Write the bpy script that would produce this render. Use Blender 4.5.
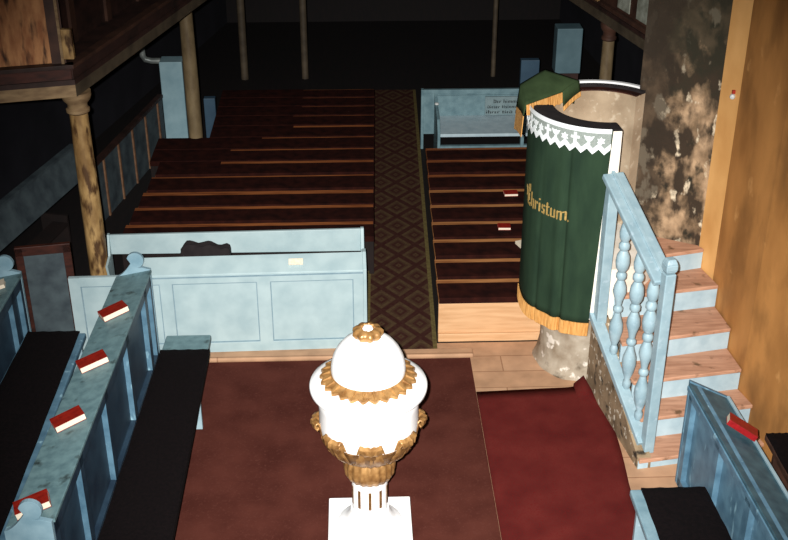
import bpy, bmesh, math, random
from mathutils import Vector, Matrix
random.seed(7)
R_ = math.radians
sc = bpy.context.scene
COL = sc.collection
for o in list(bpy.data.objects):
    bpy.data.objects.remove(o)

# ------------------------------------------------------------------ camera, world, flash, exposure
cam_d = bpy.data.cameras.new('camera')
cam_d.sensor_width = 36.0
cam_d.lens = 1168.0 / 788.0 * 36.0
cam_d.clip_end = 100
cam = bpy.data.objects.new('camera', cam_d)
COL.objects.link(cam)
cam.location = (0, 0, 5.8)
cam.rotation_euler = (R_(90 - 28.2), 0, R_(-2.0))
sc.camera = cam

w = bpy.data.worlds.new('world')
sc.world = w
w.use_nodes = True
bg = w.node_tree.nodes['Background']
bg.inputs['Color'].default_value = (0.9, 0.75, 0.7, 1)
bg.inputs['Strength'].default_value = 0.012

fl = bpy.data.lights.new('camera_flash', 'SPOT')
fl.energy = 8200
fl.spot_size = R_(54)
fl.spot_blend = 1.0
fl.shadow_soft_size = 0.025
fl.color = (1.0, 0.985, 0.96)
flo = bpy.data.objects.new('camera_flash', fl)
COL.objects.link(flo)
flo.location = (-0.10, 0.02, 5.86)
flo.rotation_euler = (R_(90 - 32.2), 0, R_(-4.0))

sc.view_settings.view_transform = 'Standard'
sc.view_settings.look = 'None'
sc.view_settings.gamma = 1.0
sc.view_settings.use_curve_mapping = False
sc.view_settings.exposure = 0.0

# ------------------------------------------------------------------ materials
MATS = {}


def srgb(r, g, b):
    f = lambda c: (c / 255 / 12.92) if c / 255 <= 0.04045 else ((c / 255 + 0.055) / 1.055) ** 2.4
    return (f(r), f(g), f(b), 1)


def mat(name, c1, c2=None, scale=6.0, rough=0.6, bump=0.0, stretch=(1, 1, 1), metal=0.0, detail=6.0, lo=0.35, hi=0.68, spec=0.35):
    m = bpy.data.materials.new(name)
    m.use_nodes = True
    nt = m.node_tree
    b = nt.nodes['Principled BSDF']
    b.inputs['Roughness'].default_value = rough
    b.inputs['Metallic'].default_value = metal
    b.inputs['Specular IOR Level'].default_value = spec
    if c2 is None:
        c2 = tuple(x * 0.86 for x in c1[:3]) + (1,)
    tc = nt.nodes.new('ShaderNodeTexCoord')
    mp = nt.nodes.new('ShaderNodeMapping')
    mp.inputs['Scale'].default_value = stretch
    nz = nt.nodes.new('ShaderNodeTexNoise')
    nz.inputs['Scale'].default_value = scale
    nz.inputs['Detail'].default_value = detail
    cr = nt.nodes.new('ShaderNodeValToRGB')
    cr.color_ramp.elements[0].position = lo
    cr.color_ramp.elements[0].color = c1
    cr.color_ramp.elements[1].position = hi
    cr.color_ramp.elements[1].color = c2
    nt.links.new(tc.outputs['Object'], mp.inputs['Vector'])
    nt.links.new(mp.outputs['Vector'], nz.inputs['Vector'])
    nt.links.new(nz.outputs['Fac'], cr.inputs['Fac'])
    nt.links.new(cr.outputs['Color'], b.inputs['Base Color'])
    if bump:
        bp = nt.nodes.new('ShaderNodeBump')
        bp.inputs['Strength'].default_value = bump
        bp.inputs['Distance'].default_value = 0.02
        nt.links.new(nz.outputs['Fac'], bp.inputs['Height'])
        nt.links.new(bp.outputs['Normal'], b.inputs['Normal'])
    MATS[name] = m
    return m


def add_spots(m, col, scale, lo, hi, stretch=(1, 1, 1), detail=8, off=0.0):
    """mix a stain colour of its own shape over the base colour"""
    nt = m.node_tree
    b = nt.nodes['Principled BSDF']
    src = b.inputs['Base Color'].links[0].from_socket
    tc = nt.nodes.new('ShaderNodeTexCoord')
    mp = nt.nodes.new('ShaderNodeMapping')
    mp.inputs['Scale'].default_value = stretch
    mp.inputs['Location'].default_value = (off, off * 1.7, off * 0.6)
    nz = nt.nodes.new('ShaderNodeTexNoise')
    nz.inputs['Scale'].default_value = scale
    nz.inputs['Detail'].default_value = detail
    mr = nt.nodes.new('ShaderNodeMapRange')
    mr.inputs['From Min'].default_value = lo
    mr.inputs['From Max'].default_value = hi
    mx = nt.nodes.new('ShaderNodeMix')
    mx.data_type = 'RGBA'
    mx.inputs['B'].default_value = col
    nt.links.new(tc.outputs['Object'], mp.inputs['Vector'])
    nt.links.new(mp.outputs['Vector'], nz.inputs['Vector'])
    nt.links.new(nz.outputs['Fac'], mr.inputs['Value'])
    nt.links.new(mr.outputs['Result'], mx.inputs['Factor'])
    nt.links.new(src, mx.inputs['A'])
    nt.links.new(mx.outputs['Result'], b.inputs['Base Color'])
    return m


def add_zone(m, col, axis, lo, hi, amp):
    """a second tone along one axis with a ragged edge, at a fixed place on the wall"""
    nt = m.node_tree
    b = nt.nodes['Principled BSDF']
    src = b.inputs['Base Color'].links[0].from_socket
    tc = nt.nodes.new('ShaderNodeTexCoord')
    sp = nt.nodes.new('ShaderNodeSeparateXYZ')
    nz = nt.nodes.new('ShaderNodeTexNoise')
    nz.inputs['Scale'].default_value = 6.0
    nz.inputs['Detail'].default_value = 12
    nz.inputs['Roughness'].default_value = 0.68
    ma = nt.nodes.new('ShaderNodeMath')
    ma.operation = 'MULTIPLY_ADD'
    ma.inputs[1].default_value = amp
    sb = nt.nodes.new('ShaderNodeMath')
    sb.operation = 'SUBTRACT'
    sb.inputs[1].default_value = amp * 0.5
    mr = nt.nodes.new('ShaderNodeMapRange')
    mr.inputs['From Min'].default_value = lo
    mr.inputs['From Max'].default_value = hi
    mr.inputs['To Max'].default_value = 0.88
    mx = nt.nodes.new('ShaderNodeMix')
    mx.data_type = 'RGBA'
    mx.inputs['B'].default_value = col
    nt.links.new(tc.outputs['Object'], sp.inputs[0])
    nt.links.new(tc.outputs['Object'], nz.inputs['Vector'])
    nt.links.new(nz.outputs['Fac'], ma.inputs[0])
    nt.links.new(sp.outputs[axis], ma.inputs[2])
    nt.links.new(ma.outputs[0], sb.inputs[0])
    nt.links.new(sb.outputs[0], mr.inputs['Value'])
    nt.links.new(mr.outputs['Result'], mx.inputs['Factor'])
    nt.links.new(src, mx.inputs['A'])
    nt.links.new(mx.outputs['Result'], b.inputs['Base Color'])


mat('pale_blue', srgb(170, 189, 191), srgb(153, 174, 178), 5, 0.45)
mat('groove_shade', srgb(128, 150, 160), srgb(110, 134, 146), 9, 0.6)  # darker blue for shadow and dirt lines on the front pew
mat('stall_blue', srgb(98, 134, 154), srgb(70, 102, 122), 7, 0.45, stretch=(1, 1, 1))
add_spots(MATS['stall_blue'], srgb(150, 190, 205), 14, 0.62, 0.72, (1, 1, .3))
mat('stall_blue_shaded', srgb(46, 66, 82), srgb(34, 50, 66), 7, 0.5)  # stall blue darkened for the face the flash only grazes
mat('ledge_teal', srgb(112, 142, 146), srgb(90, 118, 124), 16, 0.5)
add_spots(MATS['ledge_teal'], srgb(50, 62, 62), 9, 0.6, 0.75)
mat('ledge_blue', srgb(70, 104, 116), srgb(46, 78, 92), 10, 0.5)
mat('stair_blue', srgb(152, 176, 184), srgb(132, 158, 168), 8, 0.45)
add_spots(MATS['stair_blue'], srgb(170, 190, 200), 20, 0.58, 0.8, (1, 1, 1))
mat('end_blue', srgb(140, 170, 182), srgb(118, 150, 164), 8, 0.45)
mat('riser_blue', srgb(176, 198, 206), srgb(156, 180, 190), 8, 0.5)
mat('grey_blue_old', srgb(116, 144, 150), srgb(90, 118, 126), 9, 0.55)
mat('seat_grey_blue', srgb(130, 158, 168), srgb(104, 134, 146), 9, 0.5)
mat('seat_lit', srgb(186, 204, 210), srgb(166, 186, 194), 9, 0.5)  # seat colour raised to look lit beside the backboard
mat('cushion_black', srgb(16, 10, 11), srgb(9, 6, 7), 40, 0.95, bump=0.3, spec=0.1)
mat('book_red', srgb(150, 36, 24), srgb(120, 26, 20), 30, 0.4)
mat('book_scarlet', srgb(148, 22, 26), srgb(124, 16, 20), 30, 0.35)
mat('page', srgb(238, 226, 204), srgb(222, 206, 180), 60, 0.8, stretch=(1, 1, 8))
mat('white_paint', srgb(246, 246, 246), srgb(240, 240, 238), 6, 0.5)
mat('gilt', srgb(176, 134, 82), srgb(124, 86, 46), 18, 0.38, bump=0.25, metal=0.35, spec=0.5)
mat('gilt_dark', srgb(132, 96, 56), srgb(92, 62, 32), 22, 0.45, bump=0.3, metal=0.3)
mat('carpet_brown', srgb(82, 43, 35), srgb(66, 32, 26), 3.2, 0.97, spec=0.05, detail=9)
add_spots(MATS['carpet_brown'], srgb(88, 50, 42), 60, 0.55, 0.8)
mat('carpet_red', srgb(94, 36, 32), srgb(78, 27, 25), 4, 0.97, spec=0.05, detail=9)
add_spots(MATS['carpet_red'], srgb(92, 22, 22), 70, 0.5, 0.7)
mat('carpet_red_back', srgb(70, 30, 26), srgb(56, 22, 20), 20, 0.97)
mat('bench_wood', srgb(164, 98, 54), srgb(112, 60, 32), 5, 0.55, stretch=(0.6, 6, 6))
mat('bench_wood_tan', srgb(186, 128, 78), srgb(140, 88, 50), 5, 0.55, stretch=(0.6, 6, 6))
mat('bench_wood_pale', srgb(208, 166, 124), srgb(190, 146, 104), 5, 0.55, stretch=(0.6, 6, 6))
mat('runner_dark', srgb(48, 21, 16), srgb(30, 13, 11), 9, 0.95, spec=0.06)
mat('bench_dark', srgb(28, 16, 13), srgb(18, 10, 8), 6, 0.8)
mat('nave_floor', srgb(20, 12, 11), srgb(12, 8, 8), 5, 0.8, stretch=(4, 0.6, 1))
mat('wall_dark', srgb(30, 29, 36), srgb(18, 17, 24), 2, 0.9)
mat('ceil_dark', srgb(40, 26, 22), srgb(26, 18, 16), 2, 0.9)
mat('wood_brown', srgb(76, 50, 38), srgb(50, 32, 25), 6, 0.6, stretch=(1, 1, 1))
mat('wood_red', srgb(70, 34, 24), srgb(42, 20, 15), 8, 0.55, stretch=(1, 1, 3))
mat('wood_black', srgb(60, 38, 32), srgb(36, 24, 20), 6, 0.6)
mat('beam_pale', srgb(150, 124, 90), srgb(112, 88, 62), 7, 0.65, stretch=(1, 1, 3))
mat('stall_slate', srgb(76, 88, 92), srgb(50, 59, 65), 6, 0.7)
mat('batten', srgb(130, 96, 70), srgb(96, 66, 46), 12, 0.7)
mat('marbled', srgb(176, 142, 92), srgb(126, 96, 58), 5, 0.5, stretch=(1.5, 1.5, .6), lo=.4, hi=.6)
add_spots(MATS['marbled'], srgb(78, 54, 32), 9, 0.50, 0.62, (1.4, 1.4, .5), off=3.0)
mat('marbled_grey', srgb(132, 114, 84), srgb(92, 76, 54), 5, 0.5, stretch=(1.5, 1.5, .6))
mat('metal_pale', srgb(150, 180, 188), srgb(126, 158, 168), 4, 0.45)
mat('metal_dim', srgb(100, 126, 134), srgb(84, 110, 118), 4, 0.45)
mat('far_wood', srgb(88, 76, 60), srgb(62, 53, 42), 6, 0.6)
mat('metal_blue', srgb(62, 86, 104), srgb(50, 72, 90), 4, 0.45)
mat('metal_pipe', srgb(150, 156, 152), srgb(110, 116, 114), 8, 0.4, metal=0.3)
mat('plaster_beige', srgb(178, 158, 132), srgb(150, 130, 106), 5, 0.9, bump=0.3)
add_spots(MATS['plaster_beige'], srgb(190, 174, 150), 16, 0.58, 0.68)
mat('plaster_white', srgb(240, 234, 222), srgb(224, 214, 196), 8, 0.85, bump=0.15)
mat('stone_base', srgb(172, 160, 142), srgb(132, 116, 96), 7, 0.9, bump=0.6)
add_spots(MATS['stone_base'], srgb(214, 204, 190), 11, 0.6, 0.66, off=2)
add_spots(MATS['stone_base'], srgb(84, 72, 56), 6, 0.62, 0.72, off=7)
mat('stained_plaster', srgb(150, 128, 100), srgb(104, 86, 64), 6, 0.92, bump=0.5)
add_spots(MATS['stained_plaster'], srgb(206, 196, 176), 17, 0.60, 0.64, off=4)
add_spots(MATS['stained_plaster'], srgb(52, 44, 34), 9, 0.58, 0.68, off=9)
mat('ochre', srgb(200, 140, 76), srgb(160, 108, 54), 2.6, 0.85, bump=0.1, stretch=(1, 1, .45))
add_spots(MATS['ochre'], srgb(124, 84, 42), 3.0, 0.52, 0.80, (1, 1, .5), off=5)
add_spots(MATS['ochre'], srgb(216, 160, 96), 5, 0.66, 0.76, (1, 1, .7), off=1)
mat('ochre_lit', srgb(226, 172, 106), srgb(206, 150, 86), 4, 0.85, stretch=(1, 1, .5))  # ochre lightened in colour for the chamfer turned to the flash
mat('mottled', srgb(190, 158, 124), srgb(112, 90, 66), 9, 0.92, bump=0.5, stretch=(1, 1, .8))
add_spots(MATS['mottled'], srgb(58, 46, 34), 4.2, 0.48, 0.56, (1, 1, .55), off=2.3)
add_spots(MATS['mottled'], srgb(40, 36, 26), 7, 0.56, 0.66, (1, 1, .7), off=11)
add_spots(MATS['mottled'], srgb(224, 206, 176), 6.5, 0.57, 0.62, (1, 1, .6), off=6)
add_zone(MATS['mottled'], srgb(44, 42, 30), 'Z', 2.4, 2.9, 1.7)
add_zone(MATS['mottled'], srgb(48, 38, 28), 'X', 2.76, 2.60, 0.7)
mat('tread_wood', srgb(194, 148, 120), srgb(164, 120, 94), 6, 0.7, stretch=(0.8, 5, 5))
add_spots(MATS['tread_wood'], srgb(110, 82, 58), 9, 0.6, 0.72, off=3)
mat('cloth_green', srgb(42, 60, 44), srgb(33, 49, 37), 9, 0.9, spec=0.08, stretch=(1, 1, .3))
mat('cloth_olive', srgb(56, 72, 46), srgb(46, 60, 38), 8, 0.9, spec=0.08)
mat('fringe', srgb(222, 168, 98), srgb(188, 130, 64), 60, 0.85, stretch=(1, 1, .1), bump=0.6)
mat('lace', srgb(236, 240, 240), srgb(222, 228, 228), 40, 0.9)
mat('lace_net', srgb(148, 156, 150), srgb(130, 140, 134), 90, 0.9, bump=0.3)
mat('gold_thread', srgb(172, 144, 84), srgb(142, 114, 58), 60, 0.6)
mat('ink', srgb(22, 28, 34), srgb(18, 22, 28), 20, 0.7)
mat('sign_board', srgb(128, 146, 148), srgb(110, 130, 134), 12, 0.6)
mat('dark_cloth', srgb(34, 28, 28), srgb(24, 18, 20), 14, 0.95, bump=0.3)
mat('organ_paint', srgb(196, 140, 92), srgb(150, 94, 58), 5, 0.7, stretch=(3, 1, 1.0))
add_spots(MATS['organ_paint'], srgb(70, 44, 30), 7, 0.52, 0.66, (2.4, 1, .5), off=2)
mat('knob_white', srgb(214, 216, 212), srgb(196, 198, 196), 10, 0.4)
mat('knob_red', srgb(170, 50, 36), srgb(150, 40, 30), 10, 0.5)
mat('panel_light', srgb(168, 172, 158), srgb(120, 122, 108), 9, 0.7)


def planks_mat(name, c1, c2, mortar, bw, rh, rot=0.0):
    m = bpy.data.materials.new(name)
    m.use_nodes = True
    nt = m.node_tree
    b = nt.nodes['Principled BSDF']
    b.inputs['Roughness'].default_value = 0.7
    b.inputs['Specular IOR Level'].default_value = 0.25
    tc = nt.nodes.new('ShaderNodeTexCoord')
    mp = nt.nodes.new('ShaderNodeMapping')
    mp.inputs['Rotation'].default_value = (0, 0, rot)
    br = nt.nodes.new('ShaderNodeTexBrick')
    br.inputs['Color1'].default_value = c1
    br.inputs['Color2'].default_value = c2
    br.inputs['Mortar'].default_value = mortar
    br.inputs['Scale'].default_value = 1.0
    br.inputs['Mortar Size'].default_value = 0.006
    br.inputs['Brick Width'].default_value = bw
    br.inputs['Row Height'].default_value = rh
    nz = nt.nodes.new('ShaderNodeTexNoise')
    nz.inputs['Scale'].default_value = 5
    nz.inputs['Detail'].default_value = 8
    mr = nt.nodes.new('ShaderNodeMapRange')
    mr.inputs['From Min'].default_value = 0.3
    mr.inputs['From Max'].default_value = 0.7
    mr.inputs['To Min'].default_value = 0.72
    mr.inputs['To Max'].default_value = 1.08
    mx = nt.nodes.new('ShaderNodeMix')
    mx.data_type = 'RGBA'
    mx.blend_type = 'MULTIPLY'
    mx.inputs['Factor'].default_value = 1.0
    nt.links.new(tc.outputs['Object'], mp.inputs['Vector'])
    nt.links.new(mp.outputs['Vector'], br.inputs['Vector'])
    nt.links.new(mp.outputs['Vector'], nz.inputs['Vector'])
    nt.links.new(nz.outputs['Fac'], mr.inputs['Value'])
    nt.links.new(br.outputs['Color'], mx.inputs['A'])
    nt.links.new(mr.outputs['Result'], mx.inputs['B'])
    nt.links.new(mx.outputs['Result'], b.inputs['Base Color'])
    MATS[name] = m


planks_mat('floor_planks', srgb(190, 150, 118), srgb(180, 140, 108), srgb(150, 112, 84), 2.6, 0.26)


def lozenge_mat():
    m = bpy.data.materials.new('runner_lozenge')
    m.use_nodes = True
    nt = m.node_tree
    L = nt.links
    b = nt.nodes['Principled BSDF']
    b.inputs['Roughness'].default_value = 0.97
    b.inputs['Specular IOR Level'].default_value = 0.05
    tc = nt.nodes.new('ShaderNodeTexCoord')
    sp = nt.nodes.new('ShaderNodeSeparateXYZ')
    L.new(tc.outputs['Object'], sp.inputs['Vector'])

    def math_(op, a, bb=None):
        n = nt.nodes.new('ShaderNodeMath')
        n.operation = op
        for i, v in enumerate((a, bb)):
            if v is None:
                continue
            if isinstance(v, (int, float)):
                n.inputs[i].default_value = v
            else:
                L.new(v, n.inputs[i])
        return n.outputs[0]
    u = math_('DIVIDE', sp.outputs['X'], 0.37)
    v = math_('DIVIDE', sp.outputs['Y'], 0.48)
    a = math_('PINGPONG', math_('ADD', math_('ADD', u, v), 50.0), 0.5)
    c = math_('PINGPONG', math_('ADD', math_('SUBTRACT', u, v), 50.0), 0.5)
    d = math_('MINIMUM', a, c)          # 0 on the lattice lines, .5 at the lozenge centre
    cr = nt.nodes.new('ShaderNodeValToRGB')
    cr.color_ramp.interpolation = 'CONSTANT'
    e = cr.color_ramp.elements
    e[0].position = 0.0
    e[0].color = srgb(54, 28, 25)
    e[1].position = 0.10
    e[1].color = srgb(80, 64, 44)
    for pos, col in ((0.22, srgb(68, 50, 36)), (0.30, srgb(56, 30, 26)), (0.40, srgb(76, 60, 42)), (0.47, srgb(70, 30, 28))):
        k = e.new(pos)
        k.color = col
    L.new(d, cr.inputs['Fac'])
    nz = nt.nodes.new('ShaderNodeTexNoise')
    nz.inputs['Scale'].default_value = 30
    nz.inputs['Detail'].default_value = 6
    L.new(tc.outputs['Object'], nz.inputs['Vector'])
    mx = nt.nodes.new('ShaderNodeMix')
    mx.data_type = 'RGBA'
    mx.inputs['B'].default_value = srgb(64, 42, 34)
    mr = nt.nodes.new('ShaderNodeMapRange')
    mr.inputs['From Min'].default_value = 0.35
    mr.inputs['From Max'].default_value = 0.75
    mr.inputs['To Max'].default_value = 0.9
    L.new(nz.outputs['Fac'], mr.inputs['Value'])
    L.new(mr.outputs['Result'], mx.inputs['Factor'])
    L.new(cr.outputs['Color'], mx.inputs['A'])
    L.new(mx.outputs['Result'], b.inputs['Base Color'])
    MATS['runner_lozenge'] = m


lozenge_mat()
mat('runner_border', srgb(104, 92, 56), srgb(84, 72, 44), 30, 0.97, spec=0.05)


# ------------------------------------------------------------------ mesh helpers
class MB:
    """collects shapes; build() links them as ONE mesh object"""

    def __init__(self):
        self.bm = bmesh.new()

    def face(self, pts):
        vs = [self.bm.verts.new(p) for p in pts]
        return self.bm.faces.new(vs)

    def box(self, x0, y0, z0, x1, y1, z1, M=None):
        p = [Vector(q) for q in ((x0, y0, z0), (x1, y0, z0), (x1, y1, z0), (x0, y1, z0),
                                 (x0, y0, z1), (x1, y0, z1), (x1, y1, z1), (x0, y1, z1))]
        if M is not None:
            p = [M @ q for q in p]
        v = [self.bm.verts.new(q) for q in p]
        for f in ((3, 2, 1, 0), (4, 5, 6, 7), (0, 1, 5, 4), (1, 2, 6, 5), (2, 3, 7, 6), (3, 0, 4, 7)):
            self.bm.faces.new([v[i] for i in f])
        return self

    def prism(self, a, b):
        """closed solid between two polygons with the same number of points"""
        n = len(a)
        va = [self.bm.verts.new(p) for p in a]
        vb = [self.bm.verts.new(p) for p in b]
        self.bm.faces.new(va[::-1])
        self.bm.faces.new(vb)
        for i in range(n):
            j = (i + 1) % n
            self.bm.faces.new((va[i], va[j], vb[j], vb[i]))
        return self

    def upright(self, pts, z0, z1):
        """plan polygon extruded upright"""
        return self.prism([(x, y, z0) for x, y in pts], [(x, y, z1) for x, y in pts])

    def wallseg(self, p, q, t, z0, z1):
        """upright slab from p to q, thickness t to the right of p->q"""
        d = Vector((q[0] - p[0], q[1] - p[1])).normalized()
        n = Vector((d.y, -d.x)) * t
        return self.upright([p, q, (q[0] + n.x, q[1] + n.y), (p[0] + n.x, p[1] + n.y)], z0, z1)

    def bar(self, p, q, wdt, hgt, up=(0, 0, 1)):
        p, q = Vector(p), Vector(q)
        d = (q - p).normalized()
        up = Vector(up)
        s = d.cross(up).normalized() * (wdt / 2)
        u = s.cross(d).normalized() * (hgt / 2)
        a = [p - s - u, p + s - u, p + s + u, p - s + u]
        b = [q - s - u, q + s - u, q + s + u, q - s + u]
        return self.prism(a, b)

    def lathe(self, prof, n=32, c=(0, 0, 0), caps=True, flute=0, depth=0.0):
        rings = []
        for r, z in prof:
            ring = []
            for i in range(n):
                a = 2 * math.pi * i / n
                rr = r * (1 + depth * math.cos(a * flute)) if flute else r
                ring.append(self.bm.verts.new((c[0] + rr * math.cos(a), c[1] + rr * math.sin(a), c[2] + z)))
            rings.append(ring)
        for k in range(len(rings) - 1):
            for i in range(n):
                j = (i + 1) % n
                self.bm.faces.new((rings[k][i], rings[k][j], rings[k + 1][j], rings[k + 1][i]))
        if caps:
            self.bm.faces.new(rings[0][::-1])
            self.bm.faces.new(rings[-1])
        return self

    def tube(self, pts, r, n=10):
        pts = [Vector(p) for p in pts]
        rings = []
        for i, p in enumerate(pts):
            d = (pts[min(i + 1, len(pts) - 1)] - pts[max(i - 1, 0)]).normalized()
            a = d.orthogonal().normalized() if i == 0 else (pa - d * pa.dot(d)).normalized()
            pa = a
            b = d.cross(a)
            rr = r[i] if isinstance(r, (list, tuple)) else r
            rings.append([self.bm.verts.new(p + (a * math.cos(2 * math.pi * k / n) + b * math.sin(2 * math.pi * k / n)) * rr) for k in range(n)])
        for k in range(len(rings) - 1):
            for i in range(n):
                j = (i + 1) % n
                self.bm.faces.new((rings[k][i], rings[k][j], rings[k + 1][j], rings[k + 1][i]))
        self.bm.faces.new(rings[0][::-1])
        self.bm.faces.new(rings[-1])
        return self

    def grid(self, rows):
        """open sheet from rows of points"""
        vs = [[self.bm.verts.new(p) for p in r] for r in rows]
        for i in range(len(vs) - 1):
            for j in range(len(vs[0]) - 1):
                self.bm.faces.new((vs[i][j], vs[i][j + 1], vs[i + 1][j + 1], vs[i + 1][j]))
        return self

    def arc_solid(self, c, r0, r1, a0, a1, z0, z1, n=32):
        """solid piece of ring; angles in degrees, z may be functions of the angle"""
        f0 = z0 if callable(z0) else (lambda a: z0)
        f1 = z1 if callable(z1) else (lambda a: z1)
        prev = None
        first = None
        for i in range(n + 1):
            a = a0 + (a1 - a0) * i / n
            ca, sa = math.cos(R_(a)), math.sin(R_(a))
            q = [self.bm.verts.new((c[0] + r * ca, c[1] + r * sa, z)) for r, z in ((r0, f0(a)), (r1, f0(a)), (r1, f1(a)), (r0, f1(a)))]
            if prev:
                for k in range(4):
                    l = (k + 1) % 4
                    self.bm.faces.new((prev[k], prev[l], q[l], q[k]))
            else:
                first = q
            prev = q
        self.bm.faces.new(first)
        self.bm.faces.new(prev[::-1])
        return self

    def build(self, name, m, parent=None, bevel=0.0, smooth=False, world=False, solid=0.0, sub=0):
        bmesh.ops.recalc_face_normals(self.bm, faces=self.bm.faces[:])
        if world and parent is not None:
            # points were given in world coordinates
            inv = Matrix.LocRotScale(parent.location, parent.rotation_euler, None).inverted()
            self.bm.transform(inv)
        me = bpy.data.meshes.new(name)
        self.bm.to_mesh(me)
        self.bm.free()
        if smooth:
            for p in me.polygons:
                p.use_smooth = True
            try:
                me.set_sharp_from_angle(angle=R_(42))
            except Exception:
                pass
        me.materials.append(MATS[m])
        o = bpy.data.objects.new(name, me)
        COL.objects.link(o)
        if parent is not None:
            o.parent = parent
        if solid:
            s = o.modifiers.new('thick', 'SOLIDIFY')
            s.thickness = solid
            s.offset = 0
        if bevel:
            b = o.modifiers.new('edge', 'BEVEL')
            b.width = bevel
            b.segments = 2
            b.limit_method = 'ANGLE'
            b.angle_limit = R_(40)
        if sub:
            s = o.modifiers.new('sub', 'SUBSURF')
            s.levels = s.render_levels = sub
        return o


def tag(o, label, cat, group=None, kind=None):
    o['label'] = label
    o['category'] = cat
    if group:
        o['group'] = group
    if kind:
        o['kind'] = kind
    return o


def thing(name, label, cat, loc=(0, 0, 0), rz=0.0, group=None):
    o = bpy.data.objects.new(name, None)
    o.empty_display_size = 0.1
    COL.objects.link(o)
    o.location = loc
    o.rotation_euler = (0, 0, rz)
    return tag(o, label, cat, group)


def struct(o, label=None, cat=None):
    o['kind'] = 'structure'
    if label:
        o['label'] = label
    if cat:
        o['category'] = cat
    return o


def dup(root, loc, rz=None, label=None, group=None):
    r = root.copy()
    COL.objects.link(r)
    r.location = loc
    if rz is not None:
        r.rotation_euler = (0, 0, rz)
    if label:
        r['label'] = label
    if group:
        r['group'] = group
    for ch in list(root.children):
        c = ch.copy()
        COL.objects.link(c)
        c.parent = r
        for g in list(ch.children):
            d = g.copy()
            COL.objects.link(d)
            d.parent = c
    return r


def lerp(a, b, t):
    return tuple(x + (y - x) * t for x, y in zip(a, b))


# ------------------------------------------------------------------ the setting
struct(MB().box(-6, 1.5, -0.1, 4.6, 9.34, 0).build('floor', 'floor_planks'), 'pale plank floor around the chancel carpets', 'floor')
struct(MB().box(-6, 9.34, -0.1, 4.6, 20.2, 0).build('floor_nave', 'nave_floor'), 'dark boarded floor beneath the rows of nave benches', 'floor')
struct(MB().box(-1.41, 9.075, 0, 1.05, 9.19, 0.04).build('trim_1', 'floor_planks', bevel=0.012), 'pale wooden threshold beam before the patterned aisle runner', 'trim')
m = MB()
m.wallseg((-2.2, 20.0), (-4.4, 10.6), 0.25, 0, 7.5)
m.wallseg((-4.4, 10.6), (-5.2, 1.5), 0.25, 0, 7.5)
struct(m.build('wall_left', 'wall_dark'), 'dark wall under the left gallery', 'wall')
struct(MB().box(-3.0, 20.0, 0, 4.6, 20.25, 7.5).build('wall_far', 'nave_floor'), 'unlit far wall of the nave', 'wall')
struct(MB().box(-6, 1.3, 0, 4.6, 1.5, 2.0).build('wall_near', 'wall_dark'))
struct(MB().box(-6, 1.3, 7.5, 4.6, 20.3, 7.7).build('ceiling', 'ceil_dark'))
# right: mottled pier of the chancel arch, arris coloured as lit, ochre wall
PA, PB, PC, PD, PE = (3.0, 9.05), (3.092, 8.84), (3.165, 8.0), (3.33, 7.2), (4.1, 3.6)
m = MB()
m.upright([(2.43, 9.445), PA, (3.6, 9.4), (3.8, 12.2), (3.4, 12.2)], 0, 7.5)
struct(m.build('wall_pier', 'mottled'), 'mouldy mottled plaster pier behind the pulpit stair', 'wall')
m = MB()
m.upright([PA, PB, (3.6, 8.95), (3.6, 9.4)], 0, 7.5)
struct(m.build('trim_2', 'ochre_lit'), 'ochre arris strip coloured lighter as flash lit, between mottled pier and ochre wall', 'trim')
m = MB()
m.upright([PB, PC, PD, PE, (4.5, 3.6), (4.5, 8.95), (3.6, 8.95)], 0, 7.5)
struct(m.build('wall_right', 'ochre'), 'ochre distempered wall beside the pulpit stair', 'wall')
m = MB()
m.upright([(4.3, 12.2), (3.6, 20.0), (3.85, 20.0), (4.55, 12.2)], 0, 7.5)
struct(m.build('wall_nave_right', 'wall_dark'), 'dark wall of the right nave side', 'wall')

# ------------------------------------------------------------------ carpets
m = MB().box(-1.385, 5.0, 0, 1.018, 9.065, 0.008)
tag(m.build('carpet', 'carpet_brown'), 'large worn brown red carpet beneath the white font', 'carpet')
# red carpet with a wavy outer edge and a turned-up corner
m = MB()
rows = []
N = 26
for i in range(N + 1):
    y = 5.0 + (8.5 - 5.0) * i / N
    if y > 7.1:
        xr = 2.085 + 0.035 * math.sin((y - 7.1) / 1.4 * math.pi)
    else:
        xr = 2.085
    row = []
    for j in range(17):
        t = j / 16
        x = 1.02 + (xr - 1.02) * t
        yy = y + 0.055 * t * (i / N)
        d = math.hypot(x - xr, (8.56 - yy))
        z = 0.010 + 0.12 * max(0, 1 - d / 0.22) ** 1.3
        if x > 1.9 and yy > 8.3:
            x -= 0.12 * max(0, 1 - d / 0.3)
        row.append((x, yy, z))
    rows.append(row)
m.grid(rows)
tag(m.build('carpet', 'carpet_red', solid=0.008, smooth=True), 'red carpet with turned up corner before the pulpit', 'carpet')
t = thing('aisle_runner', 'lozenge patterned aisle runner between the nave benches', 'carpet', (0.392, 9.22, 0), R_(-1.3))
MB().box(-0.295, 0, 0, 0.295, 7.2, 0.007).build('woven_field', 'runner_lozenge', t)
for a, b in ((-0.335, -0.295), (0.295, 0.335)):
    MB().box(a, 0, 0, b, 7.2, 0.007).build('border', 'runner_border', t)

# ------------------------------------------------------------------ nave benches
STRIP = [9.738, 10.153, 10.589, 11.0, 11.419, 11.811, 12.233, 12.66, 13.03, 13.405, 13.789, 14.142, 14.484, 14.816, 15.133]
ORD = ['first', 'second', 'third', 'fourth', 'fifth', 'sixth', 'seventh', 'eighth', 'ninth', 'tenth', 'eleventh', 'twelfth']


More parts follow.
